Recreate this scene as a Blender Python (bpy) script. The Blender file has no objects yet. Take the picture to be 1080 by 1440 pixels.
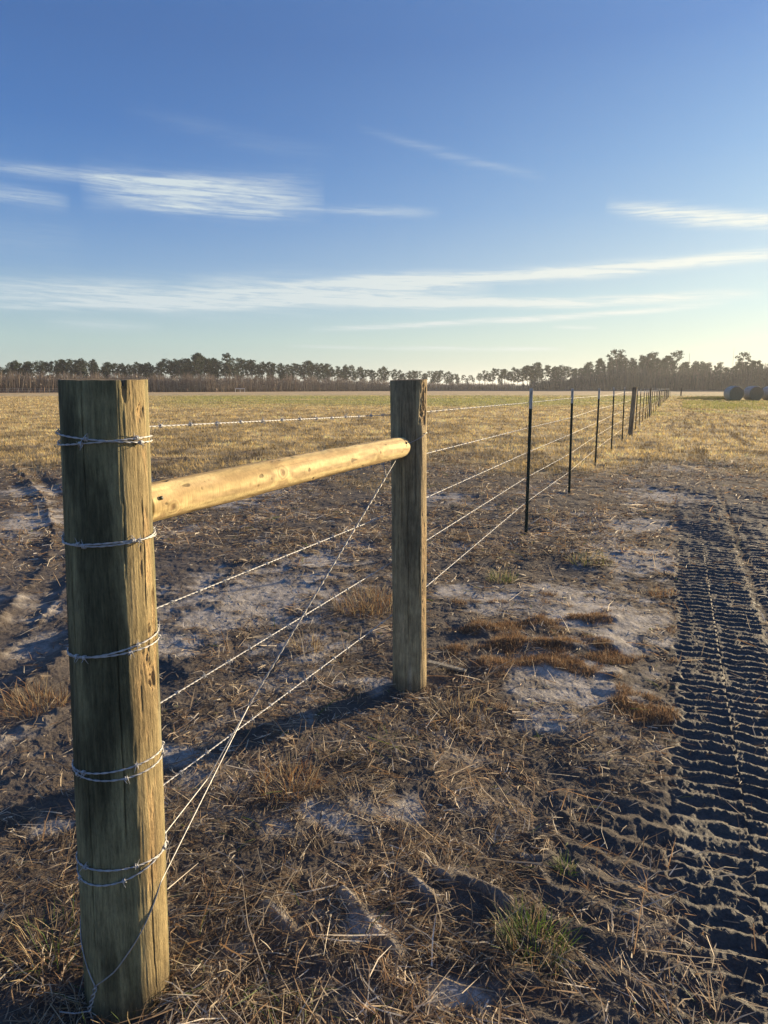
import bpy, math, random
import numpy as np
from mathutils import Vector
random.seed(7); rng = np.random.default_rng(11)
R = math.radians
S = bpy.context.scene; C = S.collection

# ------------------------------------------------------------------ camera
F = 1000.0; PITCH = math.atan(.174); CP, SP = math.cos(PITCH), math.sin(PITCH); EYE = 1.5
cam = bpy.data.cameras.new('camera'); co = bpy.data.objects.new('camera', cam); C.objects.link(co)
cam.sensor_fit = 'VERTICAL'; cam.sensor_height = 36; cam.lens = F/1440*36
cam.clip_start = .02; cam.clip_end = 9000
co.location = (0, 0, EYE); co.rotation_euler = (R(90)-PITCH, 0, 0); S.camera = co
def ray(px, py):
    u = (720-py)/F
    return np.array([(px-540)/F, CP+u*SP, -SP+u*CP])
def G(px, py, z=0.):                      # where the line of sight through a photo pixel meets the ground
    r = ray(px, py); t = (z-EYE)/r[2]; return r[0]*t, r[1]*t
def AT(px, py, Y):
    r = ray(px, py); t = Y/r[1]; return (r[0]*t, Y, EYE+r[2]*t)

# ------------------------------------------------------------------ light and sky
EXPO = 1.12
S.view_settings.view_transform = 'Standard'; S.view_settings.look = 'None'
S.view_settings.exposure = EXPO; S.view_settings.gamma = 1
SUN_HEAD, SUN_EL = 51., 10.5
sl = bpy.data.lights.new('sun', 'SUN'); sl.energy = 5.0; sl.angle = R(1.); sl.color = (1, .78, .48)
so = bpy.data.objects.new('sun', sl); C.objects.link(so)
sd = Vector((math.sin(R(SUN_HEAD))*math.cos(R(SUN_EL)), math.cos(R(SUN_HEAD))*math.cos(R(SUN_EL)), math.sin(R(SUN_EL))))
so.rotation_euler = (-sd).to_track_quat('-Z', 'Y').to_euler(); so.location = (0, 0, 30)

class X:                                   # tiny node-expression helper
    nt = None
    def __init__(s, k): s.k = k
    @staticmethod
    def m(op, *a, clamp=False):
        n = X.nt.nodes.new('ShaderNodeMath'); n.operation = op; n.use_clamp = clamp
        for i, v in enumerate(a):
            if isinstance(v, X): X.nt.links.new(v.k, n.inputs[i])
            else: n.inputs[i].default_value = v
        return X(n.outputs[0])
    def __add__(s, o): return X.m('ADD', s, o)
    def __radd__(s, o): return X.m('ADD', s, o)
    def __sub__(s, o): return X.m('SUBTRACT', s, o)
    def __rsub__(s, o): return X.m('SUBTRACT', o, s)
    def __mul__(s, o): return X.m('MULTIPLY', s, o)
    def __rmul__(s, o): return X.m('MULTIPLY', s, o)
    def __truediv__(s, o): return X.m('DIVIDE', s, o)
def sstep(v, a, b, lo=0., hi=1.):
    n = X.nt.nodes.new('ShaderNodeMapRange'); n.interpolation_type = 'SMOOTHSTEP'
    X.nt.links.new(v.k, n.inputs[0])
    for i, q in enumerate((a, b, lo, hi)): n.inputs[i+1].default_value = q
    return X(n.outputs[0])
def mixc(f, a, b, mode='MIX'):
    n = X.nt.nodes.new('ShaderNodeMix'); n.data_type = 'RGBA'; n.blend_type = mode
    for i, v in ((0, f), (6, a), (7, b)):
        if isinstance(v, X): X.nt.links.new(v.k, n.inputs[i])
        elif isinstance(v, (int, float)): n.inputs[i].default_value = v
        else: n.inputs[i].default_value = (*v, 1)
    return X(n.outputs[2])
def noise(vec, scale, detail=3, rough=.55, dist=0., out=0):
    n = X.nt.nodes.new('ShaderNodeTexNoise')
    if vec is not None: X.nt.links.new(vec.k, n.inputs['Vector'])
    n.inputs['Scale'].default_value = scale; n.inputs['Detail'].default_value = detail
    n.inputs['Roughness'].default_value = rough; n.inputs['Distortion'].default_value = dist
    return X(n.outputs[out])
def comb(*a):
    n = X.nt.nodes.new('ShaderNodeCombineXYZ')
    for i, v in enumerate(a):
        if isinstance(v, X): X.nt.links.new(v.k, n.inputs[i])
        else: n.inputs[i].default_value = v
    return X(n.outputs[0])
def ramp(f, stops):
    n = X.nt.nodes.new('ShaderNodeValToRGB'); X.nt.links.new(f.k, n.inputs[0]); e = n.color_ramp.elements
    while len(e) < len(stops): e.new(.5)
    for q, (p, c) in zip(e, stops): q.position = p; q.color = (*c, 1)
    return X(n.outputs[0])
def lin(*c): return tuple((v/255/12.92 if v < 10.3 else ((v/255+.055)/1.055)**2.4) for v in c)

W = bpy.data.worlds.new("World"); S.world = W; W.use_nodes = True; X.nt = W.node_tree
for n in list(X.nt.nodes): X.nt.nodes.remove(n)
out = X.nt.nodes.new('ShaderNodeOutputWorld'); bg = X.nt.nodes.new('ShaderNodeBackground')
X.nt.links.new(bg.outputs[0], out.inputs[0]); BGS = .12; bg.inputs[1].default_value = BGS
tc = X.nt.nodes.new('ShaderNodeTexCoord'); sp = X.nt.nodes.new('ShaderNodeSeparateXYZ')
X.nt.links.new(tc.outputs['Generated'], sp.inputs[0]); dx, dy, dz = (X(sp.outputs[i]) for i in range(3))
el = X.m('ARCSINE', dz)*(180/math.pi)
az = X.m('ARCTAN2', dx, dy)*(180/math.pi)           # heading, 0 along +Y
sky = X.nt.nodes.new('ShaderNodeTexSky'); sky.sky_type = 'NISHITA'; sky.sun_disc = False
sky.sun_elevation = R(SUN_EL); sky.sun_rotation = R(SUN_HEAD); sky.dust_density = .6; sky.ozone_density = 2
elf = X.m('MAXIMUM', el, 0.)/90.
away = ramp(elf, [(0, lin(186,200,190)), (.039, lin(176,202,202)), (.065, lin(158,190,208)), (.097, lin(132,170,209)), (.145, lin(98,144,201)), (.2, lin(78,124,187)), (.259, lin(72,113,174)), (1, lin(50,80,140))])
near = ramp(elf, [(0, lin(255,246,206)), (.039, lin(230,245,226)), (.065, lin(214,238,236)), (.095, lin(202,226,236)), (.14, lin(170,205,234)), (.18, lin(147,188,230)), (.26, lin(112,155,214)), (1, lin(65,95,160))])
cosd = X.m('COSINE', (az-SUN_HEAD)*(math.pi/180))
f = 1.41-X.m('ARCCOSINE', cosd)*(180/math.pi/56.)
fc = X.m('POWER', X.m('MAXIMUM', X.m('MINIMUM', f, 1.05), 0.), 1.9)
grad = mixc(fc, away, near)
k = 1/(BGS*2**EXPO)
gs = X.nt.nodes.new('ShaderNodeVectorMath'); gs.operation = 'SCALE'; X.nt.links.new(grad.k, gs.inputs[0]); gs.inputs[3].default_value = k
base = mixc(.985, X(sky.outputs[0]), X(gs.outputs[0]))
streaks = [(-60,226,300,262,9,.45), (110,258,458,281,26,.75), (170,286,400,302,8,.55), (-40,262,100,284,13,.40), (430,291,620,299,8,.28),
           (500,178,770,252,7,.14), (170,150,470,222,16,.05), (850,291,1160,316,12,.95), (-120,408,700,404,24,.95), (-100,427,480,424,8,.45),
           (360,402,1200,343,10,1.2), (340,421,1080,415,8,1.2), (430,464,1030,427,5,.95), (60,452,230,463,9,.28), (775,459,845,461,3,.4),
           (540,489,800,492,4,.7), (400,487,560,490,3,.4), (-60,330,120,340,30,.07)]
warp = noise(comb(az*.10, el*.5, 0.), 1.0, 3, .5)-.5
fib = noise(comb(az*.09, el*1.5+az*.04, 3.), 2.4, 6, .72, .5)
tot = None
for (x0, y0, x1, y1, w, a) in streaks:
    r0, r1 = ray(x0, y0), ray(x1, y1)
    A0, A1 = (math.degrees(math.atan2(r[0], r[1])) for r in (r0, r1))
    E0, E1 = (math.degrees(math.asin(r[2]/np.linalg.norm(r))) for r in (r0, r1))
    L = math.hypot(A1-A0, E1-E0); ca, sa = (A1-A0)/L, (E1-E0)/L; wd = w*.057
    qa, qe = az-(A0+A1)/2, el-(E0+E1)/2
    s_ = (qa*ca+qe*sa)/(L/2); t_ = (qe*ca-qa*sa+warp*(wd*1.6))/wd
    end = 1.-s_*s_; end = X.m('MAXIMUM', end, 0.)
    m_ = X.m('EXPONENT', t_*t_*-2.1)*X.m('POWER', end, .75)*a
    tot = m_ if tot is None else tot+m_
cl = X.m('MINIMUM', tot*sstep(fib, .30, .68, .30, 1.6), .95)
cc = mixc(fc, tuple(v*k for v in lin(208,222,228)), tuple(v*k for v in lin(252,253,240)))
full = mixc(cl, base, cc)
X.nt.links.new(full.k, bg.inputs[0])

# ------------------------------------------------------------------ helpers
def tag(o, label=None, cat=None, group=None, kind=None):
    if label: o['label'] = label
    if cat: o['category'] = cat
    if group: o['group'] = group
    if kind: o['kind'] = kind
    return o
def empty(name, loc=(0,0,0), rz=0.):
    o = bpy.data.objects.new(name, None); C.objects.link(o); o.location = loc; o.rotation_euler = (0, 0, rz); o.empty_display_size = .1
    return o
def mesh_np(name, V, Fc, mat, parent=None, col=None, smooth=True):
    """V (n,3); Fc list of (m,k) int arrays"""
    me = bpy.data.meshes.new(name); V = np.asarray(V, np.float32)
    if not isinstance(Fc, list): Fc = [Fc]
    Fc = [np.asarray(q, np.int32) for q in Fc if len(q)]
    me.vertices.add(len(V)); me.vertices.foreach_set('co', V.ravel())
    nl = sum(q.size for q in Fc); npz = sum(len(q) for q in Fc)
    me.loops.add(nl); me.polygons.add(npz)
    me.loops.foreach_set('vertex_index', np.concatenate([q.ravel() for q in Fc]))
    tot_ = np.concatenate([np.full(len(q), q.shape[1], np.int32) for q in Fc])
    me.polygons.foreach_set('loop_start', np.concatenate([[0], np.cumsum(tot_)[:-1]]).astype(np.int32))
    me.polygons.foreach_set('loop_total', tot_)
    me.polygons.foreach_set('use_smooth', np.full(npz, smooth))
    me.update(calc_edges=True)
    if col is not None:
        at = me.color_attributes.new('Col', 'FLOAT_COLOR', 'POINT')
        c4 = np.ones((len(V), 4), np.float32); c4[:, :np.shape(col)[1]] = col; at.data.foreach_set('color', c4.ravel())
    if mat: me.materials.append(mat)
    o = bpy.data.objects.new(name, me); C.objects.link(o)
    if parent: o.parent = parent
    return o
def grid_faces(nu, nv, wrap=False):
    u = np.arange(nu if wrap else nu-1); v = np.arange(nv-1)
    a, b = np.meshgrid(v, u, indexing='ij'); n = (b+1) % nu
    return np.stack([a*nu+b, a*nu+n, (a+1)*nu+n, (a+1)*nu+b], -1).reshape(-1, 4)

def _h(ix, iy, s):
    n = (ix.astype(np.int64)*374761393+iy.astype(np.int64)*668265263+s*2147483647+1013904223) & 0xffffffff
    n = ((n ^ (n >> 13))*1274126177) & 0xffffffff
    return (n ^ (n >> 16)) & 0xffffffff
_GA = np.linspace(0, 2*np.pi, 64, endpoint=False); _GX, _GY = np.cos(_GA).astype(np.float32), np.sin(_GA).astype(np.float32)
def pn(x, y, s=0):                          # 2D gradient noise, about -.7..+.7
    ix = np.floor(x); iy = np.floor(y); fx = (x-ix).astype(np.float32); fy = (y-iy).astype(np.float32)
    ix = ix.astype(np.int64); iy = iy.astype(np.int64)
    u = fx*fx*fx*(fx*(fx*6-15)+10); v = fy*fy*fy*(fy*(fy*6-15)+10)
    def g(a, b):
        h = _h(ix+a, iy+b, s) & 63
        return _GX[h]*(fx-a)+_GY[h]*(fy-b)
    return (g(0,0)*(1-u)+g(1,0)*u)*(1-v)+(g(0,1)*(1-u)+g(1,1)*u)*v
def fbm(x, y, s=0, o=3, gain=.5):
    t = 0; a = 1.
    for i in range(o): t = t+a*pn(x*2**i+i*17.3, y*2**i-i*9.1, s+i); a *= gain
    return t
def vn3(x, y, z, s=0):                      # 3D value noise -1..1
    i = [np.floor(q).astype(np.int64) for q in (x, y, z)]; f_ = [q-np.floor(q) for q in (x, y, z)]
    f_ = [q*q*(3-2*q) for q in f_]
    def g(a, b, c): return (_h(i[0]+a+(i[2]+c)*7919, i[1]+b, s) & 1023)/511.5-1
    l = lambda p, q, t: p+(q-p)*t
    return l(l(l(g(0,0,0), g(1,0,0), f_[0]), l(g(0,1,0), g(1,1,0), f_[0]), f_[1]),
             l(l(g(0,0,1), g(1,0,1), f_[0]), l(g(0,1,1), g(1,1,1), f_[0]), f_[1]), f_[2])
def ss(x, a, b):
    t = np.clip((x-a)/(b-a), 0, 1); return t*t*(3-2*t)
def segdist(x, y, pts):
    """distance to a polyline, signed side, and parameter along it in metres"""
    best = np.full(x.shape, 1e9); side = np.zeros(x.shape); par = np.zeros(x.shape); acc = 0.
    for (x0, y0), (x1, y1) in zip(pts[:-1], pts[1:]):
        L = math.hypot(x1-x0, y1-y0); ux, uy = (x1-x0)/L, (y1-y0)/L
        t = np.clip((x-x0)*ux+(y-y0)*uy, 0, L); ex, ey = x-x0-ux*t, y-y0-uy*t
        d = np.hypot(ex, ey); m = d < best; best = np.where(m, d, best)
        side = np.where(m, np.sign(ux*ey-uy*ex)*d, side); par = np.where(m, acc+t, par); acc += L
    return best, side, par

def principled(name, rough=.8, spec=.3):
    m = bpy.data.materials.new(name); m.use_nodes = True; X.nt = m.node_tree
    b = m.node_tree.nodes['Principled BSDF']; b.inputs['Roughness'].default_value = rough
    b.inputs['Specular IOR Level'].default_value = spec
    return m, b
def attr(): 
    n = X.nt.nodes.new('ShaderNodeAttribute'); n.attribute_name = 'Col'; return X(n.outputs['Color'])
def objco(sx=1, sy=1, sz=1, which='Object'):
    t = X.nt.nodes.new('ShaderNodeTexCoord'); mp = X.nt.nodes.new('ShaderNodeMapping'); X.nt.links.new(t.outputs[which], mp.inputs[0])
    mp.inputs['Scale'].default_value = (sx, sy, sz); return X(mp.outputs[0])
def bump(b, h, strength, dist):
    n = X.nt.nodes.new('ShaderNodeBump'); n.inputs['Strength'].default_value = strength; n.inputs['Distance'].default_value = dist
    X.nt.links.new(h.k, n.inputs['Height']); X.nt.links.new(n.outputs[0], b.inputs['Normal'])
def setc(b, c): 
    if isinstance(c, X): X.nt.links.new(c.k, b.inputs['Base Color'])
    else: b.inputs['Base Color'].default_value = (*c, 1)

# materials
M = {}
m, b = principled('ground_soil', .92, .25); M['ground'] = m
v = objco(); n1 = noise(v, 90, 4, .7); n2 = noise(v, 2.2, 5, .75)
setc(b, mixc(1., attr(), ramp(n1*.45+n2*.3+noise(v, 28, 5, .8)*.25, [(.34, (.45,.43,.41)), (.5, (1,1,1)), (.66, (1.6,1.57,1.52))]), 'MULTIPLY'))
an = X.nt.nodes.new('ShaderNodeAttribute'); an.attribute_name = 'Col'
X.nt.links.new((.92-X(an.outputs['Alpha'])*(.20+.12*noise(v, 14, 3))).k, b.inputs['Roughness'])
bump(b, noise(v, 160, 4, .75)*.5+noise(v, 42, 5, .8), .75, .012)
m, b = principled('wood_post', .85, .2); M['wood'] = m
v = objco(60, 60, 3.5); g = noise(v, 3., 5, .7, .3)
setc(b, mixc(1., attr(), ramp(g*.6+noise(objco(1,1,.30), 190, 5, .85)*.4, [(.36, (.55,.54,.52)), (.5, (1,1,1)), (.62, (1.42,1.40,1.34))]), 'MULTIPLY'))
bump(b, g+noise(objco(1,1,.22), 230, 5, .8)*1.2, .9, .004)
m, b = principled('wood_rail', .8, .25); M['rail'] = m
v = objco(60, 60, 4); g = noise(v, 3., 5, .7, .3)
setc(b, mixc(1., attr(), ramp(g, [(.3, (.78,.74,.7)), (.5, (1,1,1)), (.72, (1.15,1.14,1.1))]), 'MULTIPLY'))
bump(b, g, .35, .002)
def leafy(m, b, amt):
    tr = X.nt.nodes.new('ShaderNodeBsdfTranslucent'); mx_ = X.nt.nodes.new('ShaderNodeMixShader'); mx_.inputs[0].default_value = amt
    X.nt.links.new(attr().k, tr.inputs['Color']); X.nt.links.new(b.outputs[0], mx_.inputs[1]); X.nt.links.new(tr.outputs[0], mx_.inputs[2])
    X.nt.links.new(mx_.outputs[0], X.nt.nodes['Material Output'].inputs['Surface'])
m, b = principled('straw', .65, .35); M['straw'] = m; setc(b, attr()); leafy(m, b, .35)
m, b = principled('galvanised_wire', .5, .5); M['wire'] = m; b.inputs['Metallic'].default_value = .12
setc(b, ramp(noise(objco(), 70, 3), [(.35, (.44,.44,.44)), (.65, (.62,.62,.61))]))
m, b = principled('dull_wire', .5, .4); M['dull'] = m; b.inputs['Metallic'].default_value = .4
setc(b, ramp(noise(objco(), 60, 3), [(.35, (.30,.30,.29)), (.65, (.48,.47,.45))]))
m, b = principled('green_post_paint', .55, .4); M['tgreen'] = m
setc(b, ramp(noise(objco(1,1,.3), 25, 4), [(.3, (.010,.022,.014)), (.62, (.024,.042,.028)), (.75, (.06,.05,.03))]))
m, b = principled('white_post_paint', .6, .4); M['twhite'] = m
setc(b, ramp(noise(objco(1,1,.4), 30, 4), [(.35, (.34,.33,.28)), (.6, (.60,.59,.54))]))
m, b = principled('foliage', .85, .2); M['leaf'] = m; setc(b, attr()); leafy(m, b, .15)
m, b = principled('bark', .9, .1); M['bark'] = m
setc(b, ramp(noise(objco(1,1,.3), 3, 3), [(.35, (.07,.058,.05)), (.65, (.16,.125,.10))]))
m, b = principled('net_wrap', .6, .35); M['net'] = m
setc(b, ramp(noise(objco(1.,.25,1.), 9, 4), [(.35, (.36,.33,.27)), (.65, (.55,.51,.43))]))
bump(b, noise(objco(1,6,1), 8, 4), .5, .03)
m, b = principled('hay_end', .95, .1); M['hay'] = m
tcx = X.nt.nodes.new('ShaderNodeTexCoord'); sx = X.nt.nodes.new('ShaderNodeSeparateXYZ'); X.nt.links.new(tcx.outputs['Object'], sx.inputs[0])
rr = X.m('SQRT', X(sx.outputs[0])*X(sx.outputs[0])+X(sx.outputs[2])*X(sx.outputs[2]))
rings = X.m('SINE', rr*38.+noise(X(tcx.outputs['Object']), 3, 3)*7.)
setc(b, ramp(rings*.25+noise(X(tcx.outputs['Object']), 8, 5, .7)*.9, [(.2, (.20,.16,.10)), (.75, (.50,.40,.25))]))
bump(b, noise(X(tcx.outputs['Object']), 20, 4), .8, .04)
m, b = principled('white_metal', .5, .4); M['white'] = m
setc(b, ramp(noise(objco(), 3, 3), [(.3, (.6,.6,.58)), (.7, (.78,.78,.75))]))
m, b = principled('grey_metal', .5, .4); M['grey'] = m
setc(b, ramp(noise(objco(), 3, 3), [(.3, (.16,.16,.17)), (.7, (.24,.24,.25))]))

# ------------------------------------------------------------------ ground shape and colour (world coordinates, metres)
HD = R(22.1); CH, SH = math.cos(HD), math.sin(HD)
SAND = [(370,838,125,40), (300,870,80,22), (690,842,60,20), (640,828,40,10), (860,872,95,48), (800,960,90,42), (900,790,70,22), (760,1000,60,25), (520,950,60,14), (470,1140,60,26), (560,1135,40,16),
        (30,735,60,26), (640,1400,60,26), (262,1062,50,24), (250,900,60,22), (430,905,60,16), (940,700,60,14), (900,740,60,12), (520,1300,60,26), (60,1150,40,20),
        (300,705,80,9), (440,790,60,12), (50,690,60,8), (620,700,50,8), (930,655,50,7), (1075,880,10,40), (800,830,60,12)]
SANDG = []
for (px, py, wx, wy) in SAND:
    cx, cy = G(px, py); ex = G(px+wx, py)[0]-cx; y1 = G(px, py-wy)[1]; y0 = G(px, py+wy)[1]
    SANDG.append((cx, (y0+y1)/2, ex, (y1-y0)/2))
P = lambda *a: [G(*q) for q in a]
MOUNDS = [(P((668,885),(760,874),(850,868)), .026, .05), (P((650,912),(740,903),(850,902)), .034, .055), (P((690,935),(780,930),(850,938)), .025, .05), (P((845,922),(885,915)), .025, .05),
          (P((880,985),(925,1000)), .03, .05), (P((860,965),(905,975)), .02, .04)]
BARS = [(P((482,1252),(562,1338)), .026, .022), (P((598,1205),(632,1232)), .02, .02), (P((638,1220),(714,1268)), .026, .026), (P((378,1268),(452,1350)), .018, .024),
        (P((560,1215),(610,1262)), .016, .02), (P((700,1180),(760,1205)), .016, .022)]
RUTS = [(P((20,655),(62,700),(76,745),(62,800),(0,872),(-90,950)), .03, .04), (P((95,745),(98,820),(45,882),(-60,960)), .024, .035), (P((130,880),(60,948),(-40,1010)), .03, .035), (P((150,960),(60,1010),(-60,1060)), .03, .05)]
def near_box(x, y, pts, pad):
    xs = [p[0] for p in pts]; ys = [p[1] for p in pts]
    return (x > min(xs)-pad) & (x < max(xs)+pad) & (y > min(ys)-pad) & (y < max(ys)+pad)
def uv(x, y): return x*CH-y*SH, x*SH+y*CH
def ground(x, y, fine=True, wet=False):
    """height, colour, straw density, and orange short-grass mask"""
    r = np.hypot(x, y); x = x.astype(np.float64); y = y.astype(np.float64)
    fade = 1-ss(r, 10, 45)
    h = .05*fbm(x/5.5, y/5.5, 1, 2)*(.4+.6*fade)+.035*fbm(x/1.3, y/1.3, 3, 2)*fade
    n03 = fbm(x/.34, y/.34, 5, 2); h = h+.018*n03*fade
    u, v_ = uv(x, y)
    # wheel and track prints on the right
    wob = .012*pn(v_/.8, v_*0+3, 21)
    wob = wob+.035*fbm(x/.09, y/.09, 35, 2); e1 = ss(u+wob, .05, .12)*(1-ss(u+wob, .60, .64)); e2 = ss(u, .66, .70)*(1-ss(u, 1.22, 1.28))
    far = (1-ss(v_, 5.2, 9.5)); low = 1-ss(v_, 1.7, 2.9)
    e3 = ss(u+.03*pn(v_/.35, u/.35, 22), -.33, -.27)*(1-ss(u, .06, .10))*(1-ss(v_, 2.45, 3.1))
    track = np.maximum(np.maximum(e1, e2), e3)
    wr = .012*fbm(x/.12, y/.12, 23, 2)+.008*np.sin(u*2*np.pi/.13)+.05*pn(x/.7, y/.7, 33)
    half = np.where(u < .33, 0., .5)
    def crest(q, sh): 
        w = q-np.floor(q); return np.where(w < sh, w/sh, (1-w)/(1-sh))
    c1 = crest((v_+wr+.06*np.abs(u-.33))/.090+half, .66)
    c2 = crest((v_+wr+.04*u)/.098, .64)
    c3 = crest((v_+wr+.10*u)/.120, .62)
    patch = ss(fbm(x/.45, y/.45, 29, 2), -.35, .15)
    clod = np.clip(.8+(.05+.6*(1-ss(v_, 1.8, 3.2)))*(fbm(x/.05, y/.05, 34, 2)+.6*pn(x/.18, y/.18, 36)), .1, 1.6)
    rib = (c1**1.1*e1*.0185+c2**1.1*e2*.0185+c3**1.1*e3*.020)*(.8+.2*patch)*(.35+.65*clod)*(1-ss(v_, 9, 18))
    h = h*(1-.45*track*far)+rib-.022*ss(u+wob, .04, .13)*(1-ss(u, 1.22, 1.35))*far-.022*e3
    zig = np.exp(-((u-.335+.012*np.sign(c1-.5))/.016)**2)*e1; h = h+.002*zig*far
    for uu, wv, am in ((.075, .022, .018), (.645, .02, .004), (-.30, .045, .035)):
        lim = far if uu > 0 else (1-ss(v_, 2.45, 3.0))
        h = h+np.exp(-((u+wob*2.5-uu)/wv)**2)*am*lim*(.05+1.1*np.clip(pn(v_/.13, u/.13, 31)+.15, 0, 1.2))
    sand = np.zeros_like(h)
    nn = fbm(x/.22, y/.22, 7, 3); big = fbm(x/.9, y/.9, 9, 3)
    for (cx, cy, ex, ey) in SANDG:
        d = np.hypot((x-cx)/ex, (y-cy)/ey); sand = np.maximum(sand, 1-ss(d+nn*1.1+fbm(x/.07, y/.07, 77, 2)*.35, .3, 1.25))
    sand = np.maximum(sand, ss(big+.5*nn+.25*fbm(x/.1, y/.1, 79, 2), .12, .75)*.8*(1-ss(y, 10, 15)))
    sand = sand*(1-.75*np.maximum(e1, e2)*far)
    h = h*(1-.35*sand)-.008*sand
    orange = np.zeros_like(h)
    for lst, kind in ((MOUNDS, 0), (BARS, 1), (RUTS, 2)):
        for (pts, am, wd) in lst:
            am = am*(.62 if kind == 0 else .75 if kind == 2 else 1.); m_ = near_box(x, y, pts, .6)
            if not m_.any(): continue
            d, sgn, par = segdist(x[m_], y[m_], pts); L = sum(math.hypot(a[0]-b_[0], a[1]-b_[1]) for a, b_ in zip(pts[:-1], pts[1:]))
            g_ = np.exp(-(np.maximum(0, d-.03*(kind == 0)+.10*nn[m_]*(kind == 0))/wd)**2)*np.clip(.75+1.1*n03[m_]+.5*nn[m_], 0, 1.4)
            if kind == 2:
                g_ = g_*(.8+.3*np.sin(par*2*np.pi/.10)+.5*nn[m_]); h[m_] += am*g_-am*1.3*np.exp(-((sgn-.22)/.13)**2)-am*.5*np.exp(-((sgn+.2)/.12)**2)
            else: h[m_] += am*g_
            if kind == 0: orange[m_] = np.maximum(orange[m_], ss(np.exp(-(d/(wd*2.2))**2)+nn[m_]*1.1+big[m_]*.3, .35, .95))
            if kind == 1: sand[m_] = np.maximum(sand[m_], g_*.8*(.6+1.2*nn[m_]))
    if fine:
        near_ = 1-ss(r, 4, 9)
        h = h+.0065*fbm(x/.075, y/.075, 11, 3, .6)*(1-.4*sand)*(1-.6*np.maximum(e1, e2)*ss(v_, 2.2, 3.6))*(1-ss(r, 8, 16))+.005*np.abs(fbm(x/.02, y/.02, 15, 2))*near_*(1-.2*sand)
    # colours
    field = ss(y+fbm(x/3, y/3, 41, 2)*5-np.abs(x)*.04, 10.5, 16.5)
    straw = ss(.10+big*.55+nn*.55, -.25, .35)
    straw = np.maximum(straw, (1-ss(r, 2.0, 3.2))*ss(nn+big*.6, -.40, .15))
    straw = straw*(1-.80*sand)*(1-np.maximum(e1, e2)*(1-ss(v_, 8, 14))*(.93-.35*ss(-v_, -2.2, -1.4)))*(1-.6*e3)
    straw = np.where(orange > .3, .15, straw)
    rutzone = (x < -1.3)*(1-ss(y, 5.5, 8.))*ss(y, 2.0, 2.9); straw = straw*(1-.7*rutzone)
    cs, cm, ct = np.array([.48,.445,.395]), np.array([.110,.092,.076]), np.array([.118,.092,.068])
    cf, cf2, cg = np.array([.70,.53,.26]), np.array([.38,.285,.14]), np.array([.30,.33,.09])
    def mx(a, b_, t): return a*(1-t[:, None])+b_*t[:, None]
    c = mx(np.broadcast_to(cm, (len(x), 3)), ct, np.clip(straw, 0, 1))
    c = mx(c, cs, np.clip(sand*(.75+.6*fbm(x/.05, y/.09, 78, 3)), 0, 1)*.9)
    c = mx(c, np.array([.078,.071,.064]), ss(u+wob, .04, .13)*(1-ss(u, 1.22, 1.35))*(1-ss(v_, 7, 15))*(1-.6*np.clip(sand, 0, 1)))
    c = mx(c, np.array([.10,.088,.075]), e3*(.45+.4*patch)*(1-np.clip(sand, 0, 1)))
    c = mx(c, np.array([.20,.12,.06]), orange*.8)
    fn = ss(fbm(x/1.6, y/2.4, 43, 3)+.3*fbm(x/14, y/9, 44, 2), -.45, .45)
    fcl = mx(np.broadcast_to(cf2, (len(x), 3)), cf, fn)
    rowm = ss(fbm(u/.28, v_/7, 45, 3), .05, .4)*(u > -.6)*(1-ss(u, 5, 12)); fcl = mx(fcl, np.array([.12,.085,.05]), rowm*.75); fcl = mx(fcl, np.array([.11,.085,.06]), ss(fbm(x/.45, y/.9, 53, 3), .10, .5)*.75*(1-ss(y, 25, 60)))
    fcl = mx(fcl, np.array([.11,.085,.055]), ss(big, .02, .35)*(1-ss(y, 15, 30))*.7)
    gm = ss(y+8*pn(x/12, y/9, 47), 50, 75)*(1-ss(y+10*pn(x/15, y/9, 48), 125, 170))*ss(x/np.maximum(y, 1), -.36, -.24)*(u < -2)*ss(fbm(x/20, y/9, 49, 3), -.55, .05)
    fcl = mx(fcl, cg, gm*.7)
    gr = ss(fbm(x/3.5, y/7, 51, 3), -.05, .3)*(u > -1.5)*ss(y, 24, 50); fcl = mx(fcl, np.array([.38,.36,.12]), gr*.75)
    fcl = mx(fcl, np.array([.55,.38,.19]), ss(y, 170, 230)*.8)
    c = mx(c, fcl, field)
    straw = np.where(field > .5, 1, straw)
    if wet: return h, c.astype(np.float32), np.clip(np.maximum(np.maximum(e1, e2)*(1-ss(v_, 9, 16)), rutzone*.7)*(1-sand*.6), 0, 1)
    return h, c.astype(np.float32), straw, orange, field
def Hz(x, y):
    return ground(np.atleast_1d(np.asarray(x, float)), np.atleast_1d(np.asarray(y, float)), False)[0]

# ground sheet: rings that widen with distance, all round
azs = np.radians(np.concatenate([np.linspace(-180, -50, 60, endpoint=False), np.linspace(-50, 50, 1400), np.linspace(50, 180, 61)[1:-1]]))
rs = np.concatenate([np.linspace(.05, .75, 8, endpoint=False), np.geomspace(.75, 16, 1050, endpoint=False), np.geomspace(16, 2400, 240)])
AA, RR = np.meshgrid(azs, rs); gx, gy = (RR*np.sin(AA)).ravel(), (RR*np.cos(AA)).ravel()
gh, gc, gw = ground(gx, gy, True, True)
rad = np.hypot(gx, gy); gh = gh*(1-ss(rad, 60, 160))
tag(mesh_np('ground', np.stack([gx, gy, gh], 1), grid_faces(len(azs), len(rs), True)[:, ::-1], M['ground'], None, np.concatenate([gc, gw[:, None]], 1)), 'sandy pasture ground with churned dark mud, tyre prints and tan stubble', 'ground', kind='structure')

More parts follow.
